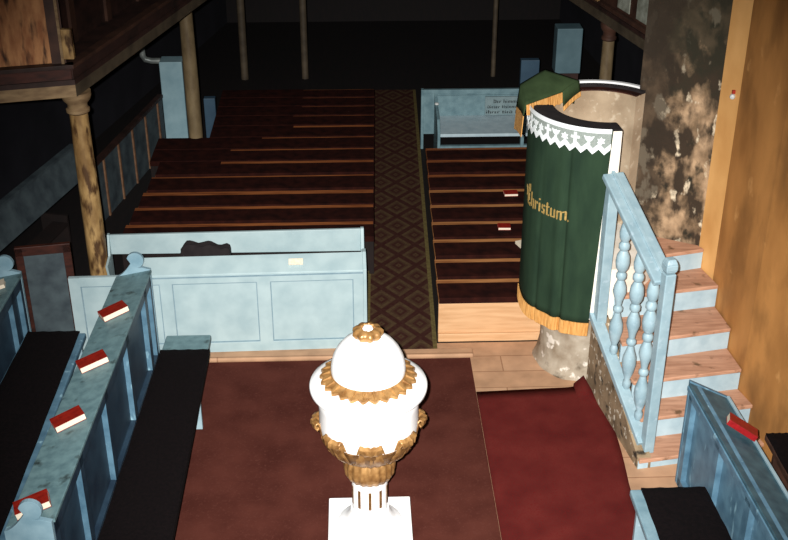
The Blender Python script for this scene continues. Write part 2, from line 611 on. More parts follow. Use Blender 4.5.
def nave_bench(name, label, group, xl, xr, ys, zf=0.0, depth=0.37, front=False, wood='bench_wood', jit=0.0, full=None):
    """seat rear edge at ys; dark runner over the front of the seat, drawn over all of it left of x = full as dimness"""
    t = thing(name, label, 'bench', ((xl + xr) / 2, ys, 0), 0, group)
    hw = (xr - xl) / 2
    d = depth
    MB().box(-hw, -d, 0.405, hw, 0.006, 0.45).build('seat', wood, t, bevel=0.006)
    mm = MB().box(-hw + 0.004, -d - 0.008, 0.40, hw + 0.004, -0.085 + jit, 0.462)
    if full is not None:
        mm.box(-hw + 0.004, -0.1 + jit, 0.45, full - (xl + xr) / 2, 0.0, 0.462)  # cover widened to darken the dim left end of the row
    mm.build('seat_cover', 'runner_dark', t, bevel=0.006)
    if front:
        MB().box(-hw, -d - 0.002, 0.0, hw, -d + 0.03, 0.40).build('front_board', 'bench_wood_pale', t, bevel=0.004)
        MB().box(-hw, -d - 0.03, 0.0, hw + 0.01, -d, 0.085).build('skirting', 'bench_wood_pale', t, bevel=0.006)
    else:
        MB().box(-hw, -d + 0.04, 0.04, hw, -d + 0.06, 0.405).build('kick_board', 'bench_dark', t)
    for q in (-1, 1):
        MB().box(q * hw - (0.05 if q > 0 else 0), -d + 0.03, zf, q * hw + (0.05 if q < 0 else 0), -0.01, 0.405).build('leg', 'bench_dark', t, bevel=0.004)
    return t


# right block: nine rows
for i in range(9):
    xl = 0.742 + 0.028 * (STRIP[i] - 9.738)
    if i == 0:
        lab = 'front bench right of the aisle with pale board front'
    else:
        lab = 'dark covered bench right of the aisle, %s row from the front' % ORD[i]
    nave_bench('nave_bench', lab, 'benches right of the aisle', xl, 2.24 if i > 2 else (1.71 if i == 0 else 1.75), STRIP[i] + 0.02,
               depth=min(0.37, (STRIP[i] - STRIP[i - 1] - 0.02) if i else 1), front=(i == 0), wood='bench_wood_tan' if i < 6 else 'bench_wood')
# left block: twelve rows
LJ = [0, 0.0, -0.02, 0.035, 0.0, 0.03, 0.04, 0.01, 0.05, 0.05, 0.05, 0.05]
LF = [None, None, None, None, -1.58, -1.5, -1.15, -0.78, -0.8, -0.7, -0.7, -0.7]
for k, i in enumerate(range(3, 15)):
    ys = STRIP[i] + 0.06
    xl = -2.42 + 0.07 * (ys - 11) if ys < 12.8 else (-2.42 if ys < 13.6 else -1.80)
    lab = 'dark covered bench left of the aisle, %s row behind the pale blue pew' % ORD[k]
    nave_bench('nave_bench', lab, 'benches left of the aisle', xl, 0.165 + 0.022 * (ys - 11), ys, depth=min(0.37, STRIP[i] - STRIP[i - 1] - 0.02), jit=LJ[k], full=LF[k], zf=0.0075)


# ------------------------------------------------------------------ hymn books
def book(label, loc, rz, tilt=(0, 0), size=(0.12, 0.19, 0.032), cover='book_red', group=None, spine=-1):
    """book lying flat: spine on the +x side, page edges on the others"""
    a, b, h = size
    t = bpy.data.objects.new('hymn_book', None)
    t.empty_display_size = 0.05
    COL.objects.link(t)
    t.location = loc
    t.rotation_euler = (tilt[0], tilt[1], rz)
    tag(t, label, 'book', group)
    mm = MB()
    mm.box(-a / 2, -b / 2, 0, a / 2, b / 2, 0.004)
    mm.box(-a / 2, -b / 2, h - 0.004, a / 2, b / 2, h)
    x = spine * a / 2
    mm.box(min(x, x - spine * 0.004), -b / 2, 0.004, max(x, x - spine * 0.004), b / 2, h - 0.004)
    mm.build('cover', cover, t, bevel=0.0015)
    MB().box(-a / 2 + 0.003, -b / 2 + 0.003, 0.004, a / 2 - 0.003, b / 2 - 0.003, h - 0.004).build('page_block', 'page', t)
    return t


# ------------------------------------------------------------------ choir stalls (left pair, right one)
def volute_profile(w_, side=1):
    """outline of an end board above the ledge: (x, z) from the outer edge to the inner one, curl towards the inner edge"""
    pts = []
    # ogee from the outer corner up to the curl
    for i in range(11):
        t_ = i / 10
        x = -w_ + w_ * 0.46 * t_
        z = -0.075 + 0.135 * (t_ ** 1.6)
        pts.append((x, z))
    cx, cz, r = -w_ * 0.40, 0.09, 0.074
    for i in range(15):
        a = R_(165 - i * 18)
        pts.append((cx + r * math.cos(a), cz + r * math.sin(a)))
    pts.append((-w_ * 0.24, 0.02))
    pts.append((0.0, 0.0))
    return pts


def choir_stall(label, loc, rz, L, H=0.93, W=0.31, drop=0.07, mirror=1, finial=True, npan=4, ledge='ledge_teal', lip=False, body='stall_blue', group=None, face='stall_blue', stiles=None):
    """local frame: x=0 is the inner top edge, outer side at -W*mirror, y from 0 (near) to L (far)"""
    t = thing('choir_stall', label, 'pew', loc, rz, group)
    s = mirror
    # sloped book ledge
    mm = MB()
    a = [(0.012 * s, 0.0, H), (-W * s, 0.0, H - drop), (-W * s, 0.0, H - drop - 0.03), (0.012 * s, 0.0, H - 0.03)]
    mm.prism(a, [(x, L, z) for x, y, z in a])
    mm.build('book_ledge', ledge, t, bevel=0.005)
    if lip:
        MB().box(min(-W * s, -(W - 0.022) * s), 0, H - drop - 0.01, max(-W * s, -(W - 0.022) * s), L, H - drop + 0.028).build('ledge_lip', 'stair_blue', t, bevel=0.004)
        MB().box(min(0, 0.02 * s), 0, H - 0.07, max(0, 0.02 * s), L, H - 0.028).build('moulding', body, t, bevel=0.006)
    # panelled front
    x0, x1 = sorted((-0.075 * s, -0.045 * s))
    MB().box(x0, 0.02, 0.0, x1, L - 0.02, H - 0.03).build('front_panel', face, t)
    f0, f1 = sorted((-0.046 * s, -0.002 * s))
    ys_ = [0.01 + k * (L - 0.08) / npan for k in range(npan + 1)] if stiles is None else stiles
    npan = len(ys_) - 1
    for k, y in enumerate(ys_):
        MB().box(f0, y, 0.0, f1, y + 0.085 if k < npan else L - 0.005, H - 0.03).build('stile', face, t)
        if 0 < k:
            MB().box(f0, y - 0.006, 0.08, f1, y, H - 0.14).build('stile_lit_edge', 'stall_blue', t)  # near stile edge, painted as lit where the face is shaded
    MB().box(f0, 0.01, H - 0.14, f1, L - 0.01, H - 0.03).build('top_rail', face, t, bevel=0.003)
    MB().box(f0, 0.01, 0.0, f1, L - 0.01, 0.08).build('bottom_rail', face, t, bevel=0.003)
    # lower shelf on the outer side
    g0, g1 = sorted((-0.075 * s, -(W - 0.06) * s))
    MB().box(g0, 0.03, H - 0.30, g1, L - 0.03, H - 0.275).build('shelf', body, t)
    # end boards
    for y0, y1 in ((-0.035, 0.0), (L, L + 0.035)):
        mm = MB()
        if finial:
            top = [(x * s, H + z) for x, z in volute_profile(W)]
        else:
            top = [(-W * s, H - drop + 0.006), (0.0, H + 0.006)]
        poly = [(-0.10 * s, 0.0)] + [(-0.10 * s, H * 0.55), (-W * s, H - drop - 0.12)] + top + [(0.0, 0.0)]
        a = [(x, y0, z) for x, z in poly]
        b = [(x, y1, z) for x, z in poly]
        mm.prism(a, b)
        mm.build('end_board', 'end_blue' if finial else body, t, bevel=0.006)
    return t


LY0, LY1 = 5.83, 9.16
ang_l = math.atan2(-(-1.835 + 1.952), (LY1 - LY0))
st = choir_stall('left choir stall with four red books on its ledge', (-1.952, LY0, 0), ang_l, LY1 - LY0, face='stall_blue_shaded', stiles=[0.01, 0.68, 1.47, 2.26, 3.02, LY1 - LY0 - 0.06])
dup(st, (-1.952 - 1.13, LY0 - 0.02, 0), None, 'outermost left choir stall, scroll end beside the dark stall front')
# right stall, steeper ledge and square ends
RY0, RY1 = 5.30, 7.20
ang_r = math.atan2(-(2.46 - 2.565), (RY1 - RY0))
choir_stall('right choir stall with one scarlet book, beside the pulpit stair', (2.567, RY0, 0), ang_r, RY1 - RY0, H=0.95, W=0.32, drop=0.17, mirror=-1,
            finial=False, npan=3, ledge='ledge_blue', lip=True)


# benches in front of the stalls
def stall_bench(label, poly, zs=0.42, seat='ledge_teal', legs=(7.0, 8.0), body='stair_blue', zf=0.0):
    """poly: plan outline (near left, near right, far right, far left)"""
    (ax, ay), (bx, by), (cx_, cy_), (dx, dy) = poly
    org = ((ax + bx) / 2, (ay + dy) / 2, 0)
    t = thing('stall_bench', label, 'bench', org)
    MB().upright(poly, zs - 0.055, zs).build('seat', seat, t, bevel=0.012, world=True)
    xl = lambda y: ax + (dx - ax) * (y - ay) / (dy - ay)
    xr = lambda y: bx + (cx_ - bx) * (y - by) / (cy_ - by)
    for y in legs:
        MB().upright([(xl(y) + 0.03, y - 0.02), (xr(y) - 0.01, y - 0.02), (xr(y) - 0.01, y + 0.02), (xl(y) + 0.03, y + 0.02)], zf, zs - 0.055).build('leg', body, t, bevel=0.004, world=True)
    y0, y1 = ay + 0.05, dy - 0.1
    MB().upright([(xl(y0) + .05, y0), (xl(y0) + .08, y0), (xl(y1) + .08, y1), (xl(y1) + .05, y1)], zs - 0.14, zs - 0.055).build('apron', body, t, world=True)
    return t


def cushion(label, poly, z=0.42, th=0.035, over=0.0):
    (ax, ay), (bx, by), (cx_, cy_), (dx, dy) = poly
    nx, ny = 10, 40
    mm = MB()
    ox, oy = (ax + bx) / 2, (ay + dy) / 2
    top = []
    for j in range(ny + 1):
        v = j / ny
        row = []
        for i in range(nx + 1):
            u = i / nx
            l = (ax + (dx - ax) * v, ay + (dy - ay) * v)
            r = (bx + (cx_ - bx) * v, by + (cy_ - by) * v)
            e = min(i, nx - i, j, ny - j)
            zz = z + th * (0.35 if e == 0 else (0.8 if e == 1 else 1.0)) + 0.003 * math.sin(i * 2.1 + j * 1.3)
            row.append((l[0] + (r[0] - l[0]) * u - ox + 0.0015 * math.sin(j * .9), l[1] + (r[1] - l[1]) * u - oy, zz))
        top.append(row)
    mm.grid(top)
    bot = [[(p[0], p[1], z + 0.001) for p in r] for r in top]
    mm.grid(bot)
    ring = [(0, i) for i in range(nx + 1)] + [(j, nx) for j in range(1, ny + 1)] + [(ny, i) for i in range(nx - 1, -1, -1)] + [(j, 0) for j in range(ny - 1, 0, -1)]
    for k in range(len(ring)):
        a, b = ring[k], ring[(k + 1) % len(ring)]
        mm.face([top[a[0]][a[1]], top[b[0]][b[1]], bot[b[0]][b[1]], bot[a[0]][a[1]]])
    if over:
        mm.box(bx - ox + 0.0005, ay - oy, z - 0.05, bx - ox + 0.012, dy - oy, z + 0.012)
    bmesh.ops.remove_doubles(mm.bm, verts=mm.bm.verts[:], dist=0.0002)
    o = mm.build('bench_cushion', 'cushion_black', smooth=True)
    o.location = (ox, oy, 0)
    return tag(o, label, 'cushion')


stall_bench('low bench along the left choir stall, bare teal end towards the nave', [(-1.84, 5.2), (-1.31, 5.2), (-1.31, 8.88), (-1.70, 8.88)], legs=(6.3, 8.05), zf=0.009)
cushion('long black cushion on the bench left of the brown carpet', [(-1.83, 5.25), (-1.307, 5.25), (-1.307, 8.62), (-1.715, 8.62)], 0.42, 0.03, over=1)
stall_bench('bench behind the left choir stall, in the bottom left corner', [(-3.06, 5.2), (-2.42, 5.2), (-2.42, 8.95), (-2.95, 8.95)], seat='stall_blue', legs=(6.3, 8.8))
cushion('black cushion on the bench in the bottom left corner', [(-3.05, 5.25), (-2.475, 5.25), (-2.475, 8.96), (-2.93, 8.96)], 0.42, 0.04)
stall_bench('short bench along the right choir stall, pale blue outer edge', [(1.955, 5.0), (2.57, 5.0), (2.485, 6.62), (1.935, 6.62)], seat='seat_grey_blue', legs=(5.6, 6.5), zf=0.012)
cushion('black cushion on the short bench at bottom right', [(2.035, 5.03), (2.565, 5.03), (2.48, 6.615), (2.015, 6.615)], 0.42, 0.04)
stall_bench('dark bench by the ochre wall behind the right choir stall', [(3.14, 5.2), (3.74, 5.2), (3.30, 7.25), (3.12, 7.25)], seat='wood_brown', legs=(5.6, 7.1), body='wood_brown')
cushion('black cushion on the bench by the ochre wall', [(3.145, 5.25), (3.71, 5.25), (3.30, 7.24), (3.125, 7.24)], 0.42, 0.04)

# books on the left ledge (ledge slopes 0.07 over 0.31)
tl = math.atan2(0.07, 0.31)
LB = [(8.46, 'red book farthest along the left ledge, next to the scroll', 4),
      (7.69, 'red book on the left ledge, second from the scroll', 0),
      (6.93, 'red book on the left ledge, third from the far scroll', 3),
      (5.99, 'red book partly behind the near scroll of the left ledge', -6)]
for y, lab, r in LB:
    xe = -1.952 + (y - LY0) / (LY1 - LY0) * 0.117
    xc = xe - 0.17
    b_ = book(lab, (xc, y, 0.93 - 0.07 * 0.17 / 0.31 + 0.002), R_(78 + r), (0, 0), (0.15, 0.225, 0.05), 'book_red', 'hymn books on the left choir ledge', spine=1)
    b_.rotation_euler = (Matrix.Rotation(-tl, 3, 'Y') @ Matrix.Rotation(R_(26 + r), 3, 'Z') @ Matrix.Rotation(R_(90), 3, 'Z')).to_euler()
b_ = book('scarlet book on the ledge of the right choir stall', (2.70, 6.70, 0.95 - 0.17 * 0.15 / 0.32 + 0.004), 0, (0, 0), (0.13, 0.23, 0.045), 'book_scarlet')
b_.rotation_euler = (Matrix.Rotation(math.atan2(0.17, 0.32), 3, 'Y') @ Matrix.Rotation(R_(70), 3, 'Z')).to_euler()
b_ = book('pale edged book at the left photo edge on the outermost ledge', (-3.14, 8.93, 0.93 - 0.035), R_(95), (0, 0), (0.13, 0.19, 0.034), 'page')
b_.rotation_euler = (Matrix.Rotation(-tl, 3, 'Y') @ Matrix.Rotation(R_(105), 3, 'Z')).to_euler()
BK = 'books on the right nave benches'
book('small red book on the third bench right of the aisle', (1.52, 10.83, 0.463), R_(88), (0, 0), (0.11, 0.13, 0.03), 'book_red', BK, spine=1)
book('small red book two rows behind the other book, right of the aisle', (1.69, 11.66, 0.463), R_(92), (0, 0), (0.11, 0.15, 0.03), 'book_red', BK, spine=1)
book('small pale book almost hidden by the green pulpit cloth', (1.66, 10.42, 0.463), R_(20), (0, 0), (0.10, 0.14, 0.03), 'page', BK)

# ------------------------------------------------------------------ front pew (left, pale blue)
ang_f = R_(1.4)
fp = thing('front_pew', 'pale blue panelled pew facing the font, left of the aisle', 'pew', (0.045, 9.30, 0), ang_f)
Lf = 2.63
MB().box(-Lf, 0.0, 0.0, 0.0, 0.03, 0.82).build('front_panel', 'pale_blue', fp, bevel=0.003)
for a, b in ((-0.09, 0.0), (-0.96, -0.84), (-1.83, -1.72), (-Lf, -Lf + 0.10)):
    MB().box(a, -0.014, 0.0, b, 0.0, 0.82).build('stile', 'pale_blue', fp, bevel=0.003)
MB().box(-Lf, -0.0135, 0.73, 0.0, 0.0, 0.82).build('top_rail', 'pale_blue', fp, bevel=0.003)
MB().box(-Lf, -0.0135, 0.0, 0.0, 0.0, 0.10).build('bottom_rail', 'pale_blue', fp, bevel=0.003)
for x0, x1 in ((-0.84, -0.09), (-1.72, -0.96), (-2.53, -1.83)):
    mm = MB()
    for q in ((x0, 0.10, x1, 0.11), (x0, 0.72, x1, 0.73), (x0, 0.11, x0 + 0.008, 0.72), (x1 - 0.008, 0.11, x1, 0.72)):
        mm.box(q[0], -0.006, q[1], q[2], 0.0, q[3])
    mm.build('panel_edge_shade', 'groove_shade', fp)  # thin darker strips as shadow and dirt lines at panel edges
MB().box(-1.98, -0.02, 0.79, 0.0, -0.0135, 0.802).build('nosing_shade', 'groove_shade', fp)  # dark strip drawn as the shadow line below the ledge
mm = MB()
a = [(-1.98, -0.012, 0.822), (-1.98, 0.155, 0.922), (-1.98, 0.155, 0.898), (-1.98, -0.012, 0.80)]
mm.prism(a, [(0.0, y, z) for _, y, z in a])
mm.build('book_ledge', 'pale_blue', fp, bevel=0.004)
mm = MB()
a = [(-2.36, 0.66, 0.705), (-0.9, 0.66, 0.682), (0.0, 0.66, 0.67), (0.0, 0.66, 0.905), (-2.36, 0.66, 0.905)]
mm.prism(a, [(x, 0.69, z) for x, y, z in a])
mm.build('backrest', 'pale_blue', fp, bevel=0.004)
MB().box(-2.36, 0.30, 0.38, -0.02, 0.66, 0.42).build('seat', 'grey_blue_old', fp)
mm = MB()
poly = [(0.0, 0.0), (0.0, 0.82), (0.155, 0.922), (0.22, 0.922), (0.42, 0.70), (0.60, 0.72), (0.66, 0.91), (0.70, 0.91), (0.70, 0.0)]
mm.prism([(0.0, y, z) for y, z in poly], [(0.032, y, z) for y, z in poly])
mm.build('end_board', 'pale_blue', fp, bevel=0.004)
mm = MB()
mm.prism([(-2.38, y, z) for y, z in poly[4:]] , [(-2.36, y, z) for y, z in poly[4:]])
mm.build('end_board', 'pale_blue', fp)
book('white edged book on the ledge of the pale blue pew', (-0.56, 9.355, 0.876), R_(91), (R_(0), R_(-31)), (0.055, 0.13, 0.024), 'page')
# dark garment on the bench
mm = MB()
rows = []
for i in range(17):
    u = i / 16
    x = -1.66 + 0.46 * u
    hh = 0.362 + (0.065 * min(1, u / .12) ** .6 if u < .62 else 0.065 * (1 - 0.55 * min(1, (u - .62) / .2)) * (1 if u < .97 else .6)) + 0.004 * math.sin(9 * u)
    row = []
    for k in range(17):
        a_ = math.pi * k / 16
        row.append((x + 0.004 * math.sin(k * 2.2), 9.83 + 0.085 * math.cos(a_) * (1 + .08 * math.sin(i * 1.9 + k)), 0.425 + hh * min(1.0, 1.25 * math.sin(a_)) * (0.97 + .03 * math.sin(k + i))))
    rows.append(row)
mm.grid(rows)
mm.face(rows[0][::-1])
mm.face(rows[-1])
tag(mm.build('garment', 'dark_cloth', smooth=True), 'dark folded garment lying in the pale blue pew', 'clothing')

# ------------------------------------------------------------------ font
FX, FY = 0.058, 6.66
font = thing('baptismal_font', 'white and gilt urn shaped baptismal font on the brown carpet', 'font', (FX, FY, 0.008))
MB().box(-0.305, -0.305, 0, 0.305, 0.305, 0.115).build('plinth', 'white_paint', font, bevel=0.008)
MB().lathe([(0.235, 0.112), (0.238, 0.135), (0.225, 0.15), (0.20, 0.16), (0.165, 0.20), (0.145, 0.25), (0.137, 0.28)], 48).build('foot', 'white_paint', font, smooth=True)
shaft = MB().lathe([(0.128, 0.275), (0.128, 0.60)], 40).build('shaft', 'white_paint', font, smooth=True)
for k in range(10):
    a = 2 * math.pi * (k + 0.5) / 10 - math.pi / 2 + math.pi / 10
    M = Matrix.Translation((0.1265 * math.cos(a), 0.1265 * math.sin(a), 0)) @ Matrix.Rotation(a, 4, 'Z')
    MB().box(-0.004, -0.011, 0.345, 0.004, 0.011, 0.50, M).build('flute', 'gilt_dark', shaft)
MB().lathe([(0.13, 0.565), (0.16, 0.58), (0.178, 0.62), (0.182, 0.68), (0.172, 0.735), (0.15, 0.77), (0.13, 0.775)], 96, flute=20, depth=0.03).build('collar', 'gilt', font, smooth=True)
MB().lathe([(0.15, 0.755), (0.19, 0.775), (0.25, 0.825), (0.305, 0.885), (0.338, 0.955), (0.345, 0.985), (0.33, 0.985), (0.29, 0.93)], 96, flute=16, depth=0.025, caps=False).build('calyx', 'gilt_dark', font, smooth=True)
MB().lathe([(0.14, 0.76), (0.24, 0.82), (0.31, 0.90), (0.335, 0.97), (0.345, 1.06), (0.345, 1.20), (0.352, 1.23), (0.345, 1.31)], 64).build('bowl', 'white_paint', font, smooth=True)


def acanthus(parent, ang, zlift=0.0):
    """leaf rising outwards from the collar, tip rolled over"""
    mm = MB()
    prof = [(0.165, 0.765), (0.205, 0.785), (0.255, 0.825), (0.305, 0.88), (0.335, 0.94), (0.348, 1.00), (0.360, 1.05), (0.378, 1.072), (0.398, 1.06), (0.400, 1.03), (0.385, 1.012), (0.372, 1.025)]
    wid = [0.05, 0.075, 0.10, 0.115, 0.11, 0.09, 0.08, 0.078, 0.074, 0.07, 0.066, 0.06]
    rows = []
    for i, ((r, z), wd) in enumerate(zip(prof, wid)):
        row = []
        for j in range(13):
            s = (j - 6) / 6
            lobe = 1 + 0.10 * math.sin(i * 2.6)
            rr = r - 0.012 * abs(math.sin(s * 3.5 * math.pi / 2)) - 0.02 * s * s
            y = s * wd * lobe
            row.append((rr * math.cos(ang) - y * math.sin(ang), rr * math.sin(ang) + y * math.cos(ang), z + zlift))
        rows.append(row)
    mm.grid(rows)
    return mm.build('acanthus_leaf', 'gilt', parent, smooth=True, solid=0.014)


for k in range(8):
    acanthus(font, 2 * math.pi * k / 8 - math.pi / 2 + 0.02, 0.0)
lid = MB().lathe([(0.33, 1.300), (0.39, 1.307), (0.402, 1.322), (0.403, 1.345), (0.396, 1.360), (0.36, 1.38), (0.27, 1.42), (0.250, 1.44), (0.254, 1.475), (0.250, 1.51), (0.237, 1.565), (0.21, 1.62), (0.17, 1.67), (0.12, 1.705), (0.06, 1.722), (0.02, 1.725)], 72)
lid = lid.build('lid', 'white_paint', font, smooth=True)
mm = MB()
n = 26
for k in range(n):           # ring of gilt petals round the dome
    a = 2 * math.pi * k / n
    h = math.pi / n
    ca = lambda rr, aa, zz: (rr * math.cos(aa), rr * math.sin(aa), zz)
    pts_t = [ca(0.25, a - h, 1.447), ca(0.305, a - h, 1.426), ca(0.322, a - h * .4, 1.419), ca(0.332, a, 1.415), ca(0.322, a + h * .4, 1.419), ca(0.305, a + h, 1.426), ca(0.25, a + h, 1.447)]
    pts_b = [(x, y, 1.385) for x, y, z in pts_t]
    mm.prism(pts_b, pts_t)
    mm.prism([ca(0.262, a - h * .35, 1.44), ca(0.318, a, 1.42), ca(0.262, a + h * .35, 1.44)], [ca(0.262, a - h * .2, 1.456), ca(0.312, a, 1.428), ca(0.262, a + h * .2, 1.456)])
mm.build('petal_ring', 'gilt', lid)
mm = MB()
mm.lathe([(0.05, 1.715), (0.085, 1.722), (0.10, 1.745), (0.098, 1.768), (0.08, 1.785), (0.05, 1.79), (0.045, 1.778), (0.02, 1.775)], 60, flute=9, depth=0.08)
rose = mm.build('rosette_knob', 'gilt', lid, smooth=True)
MB().lathe([(0.03, 1.77), (0.036, 1.782), (0.028, 1.795), (0.01, 1.80)], 20).build('knob_centre', 'white_paint', font, smooth=True)

# ------------------------------------------------------------------ pulpit
PX, PY, PR = 2.035, 9.07, 0.572
pul = thing('pulpit', 'round plastered masonry pulpit hung with a green cloth', 'pulpit', (PX, PY, 0))
C0 = (0, 0)
mm = MB()
mm.lathe([(0.43, 0), (0.41, 0.05), (0.385, 0.16), (0.38, 0.40), (0.385, 0.60), (0.45, 0.66), (0.52, 0.70)], 48)
for v in mm.bm.verts:
    a_ = math.atan2(v.co.y, v.co.x)
    k_ = 1 + 0.018 * math.sin(5 * a_ + v.co.z * 9) + 0.012 * math.sin(11 * a_ - v.co.z * 17)
    v.co.x *= k_
    v.co.y *= k_
mm.build('pedestal', 'stone_base', pul, smooth=True)
MB().lathe([(0.50, 0.68), (PR - 0.012, 0.72), (PR - 0.012, 1.20), (0.40, 1.21)], 64).build('drum', 'plaster_white', pul, smooth=True)
MB().arc_solid(C0, PR - 0.13, PR - 0.008, 38, 275.5, 1.20, 2.42, 64).build('parapet', 'plaster_beige', pul, smooth=True)
# plain white jamb between the cloth and the stair
MB().arc_solid(C0, PR - 0.10, PR + 0.002, 256, 275.5, 0.72, 2.44, 10).build('jamb', 'plaster_white', pul, bevel=0.01)
MB().arc_solid(C0, PR - 0.17, PR - 0.003, 178, 275.5, 2.42, 2.452, 40).build('ledge_pad', 'dark_cloth', pul, bevel=0.01)
MB().arc_solid(C0, PR - 0.06, PR + 0.01, 38, 178, 2.42, 2.445, 40).build('ledge_pad', 'dark_cloth', pul)
MB().arc_solid(C0, PR - 0.015, PR + 0.02, 40, 178, 2.445, 2.462, 40).build('edge_moulding', 'white_paint', pul)
MB().arc_solid(C0, PR - 0.135, PR - 0.06, 38, 178, 2.415, 2.425, 40).build('edge_band', 'wood_red', pul)

# antependium
ap = thing('pulpit_cloth', 'dark green pulpit cloth with lace border, orange fringe and gold lettering', 'cloth', (PX, PY, 0.58))
CR = PR + 0.024


def cyl(a, z, dr=0.0):
    return (PX + (CR + dr) * math.cos(R_(a)), PY + (CR + dr) * math.sin(R_(a)), z)


A0, A1 = 168, 267.5
a1z = lambda z: A1 - (2.455 - z) / 1.85 * 6.0


def fold(a, z):
    k = max(0.0, (2.4 - z) / 1.8)
    v = 0.008 * k * math.sin(R_(a * 7.5)) + 0.02 * k ** .5 * math.exp(-((a - 231) / 4.0) ** 2) + 0.012 * k ** .5 * math.exp(-((a - 241) / 3.0) ** 2)
    v -= 0.026 * k ** .4 * math.exp(-((a - 236.5) / 1.6) ** 2) + 0.012 * k * math.exp(-((a - 212) / 2.0) ** 2)
    return max(-0.015, v)


rows = []
for i in range(25):
    z = 0.70 + (2.455 - 0.70) * i / 24
    rows.append([cyl(A0 + (a1z(z) - A0) * j / 110, z, fold(A0 + (a1z(z) - A0) * j / 110, z)) for j in range(111)])
MB().grid(rows).build('drape', 'cloth_green', ap, smooth=True, world=True, solid=0.006)
rows = []
for i in range(4):
    z = 0.585 + 0.125 * i / 3
    rows.append([cyl(A0 + (a1z(z) - A0) * j / 160, z, fold(A0 + (a1z(z) - A0) * j / 160, 0.7) + 0.006 + 0.003 * (j % 2)) for j in range(161)])
MB().grid(rows).build('fringe', 'fringe', ap, world=True, solid=0.008)
# lace: net, top band, zigzag edge and motifs
nz_ = 11
LA0, LA1 = 171, 266.3


def zig(u, n):
    t_ = (u * n) % 1.0
    return abs(t_ - 0.5) * 2


M_ = 176
net_rows = [[], []]
for j in range(M_ + 1):
    u = j / M_
    a = LA0 + (LA1 - LA0) * u
    net_rows[0].append(cyl(a, 2.275 + 0.045 * zig(u, nz_) , 0.008))
    net_rows[1].append(cyl(a, 2.46, 0.008))
lace = MB().grid(net_rows).build('lace_net', 'lace_net', ap, world=True, solid=0.002)
mm = MB()
mm.grid([[cyl(LA0 + (LA1 - LA0) * j / 80, 2.43, 0.011) for j in range(81)], [cyl(LA0 + (LA1 - LA0) * j / 80, 2.468, 0.011) for j in range(81)]])
o = mm.build('lace_top', 'lace', lace, solid=0.003)
o.data.transform(Matrix.Translation((-PX, -PY, -0.58)))
mm = MB()
mm.grid([[cyl(LA0 + (LA1 - LA0) * j / M_, 2.252 + 0.045 * zig(j / M_, nz_), 0.012) for j in range(M_ + 1)],
         [cyl(LA0 + (LA1 - LA0) * j / M_, 2.303 + 0.045 * zig(j / M_, nz_), 0.012) for j in range(M_ + 1)]])
o = mm.build('lace_zigzag', 'lace', lace, solid=0.003)
o.data.transform(Matrix.Translation((-PX, -PY, -0.58)))
mm = MB()


def cylpoly(mm, pts, a, z, s, dr):
    k = 180 / math.pi / CR
    mm.face([cyl(a + px * s * k, z + py * s, dr) for px, py in pts])


cross = [(-.25, -1), (.25, -1), (.25, -.05), (.75, -.05), (.75, .4), (.25, .4), (.25, 1), (-.25, 1), (-.25, .4), (-.75, .4), (-.75, -.05), (-.25, -.05)]
tri = [(-.9, .7), (-.3, .5), (.0, .65), (.3, .5), (.9, .7), (.5, -.1), (.15, -.35), (.3, -.8), (-.3, -.8), (-.15, -.35), (-.5, -.1)]
leafm = [(math.cos(R_(q)) * (0.75 if i % 2 else 0.42), math.sin(R_(q)) * (0.75 if i % 2 else 0.42)) for i, q in enumerate(range(0, 360, 30))]
k = 0
for a, kind in ((176, 't'), (183, 'l'), (191, 'c'), (199.5, 't'), (207, 'l'), (215, 'c'), (223, 't'), (231, 'l'), (239.5, 'c'), (250, 't'), (259, 'l')):
    cylpoly(mm, {'c': cross, 't': tri, 'l': leafm}[kind], a, 2.372 - 0.005 * (kind == 'l'), 0.047, 0.012)
o = mm.build('lace_motifs', 'lace', lace, solid=0.003)
o.data.transform(Matrix.Translation((-PX, -PY, -0.58)))

# blackletter: each glyph is a list of polygons, x height = 1
SW = 0.20


def stem(x, y0=0.0, y1=1.0, wd=SW):
    h = wd / 2
    return [(x - h, y0 + h), (x, y0 - 0.02), (x + h, y0 + h), (x + h, y1 - h), (x, y1 + 0.02), (x - h, y1 - h)]


def dia(x, y, r):
    return [(x - r, y), (x, y - r), (x + r, y), (x, y + r)]


def slab(x0, y0, x1, y1, wd):
    return [(x0, y0 - wd / 2), (x1, y1 - wd / 2), (x1, y1 + wd / 2), (x0, y0 + wd / 2)]


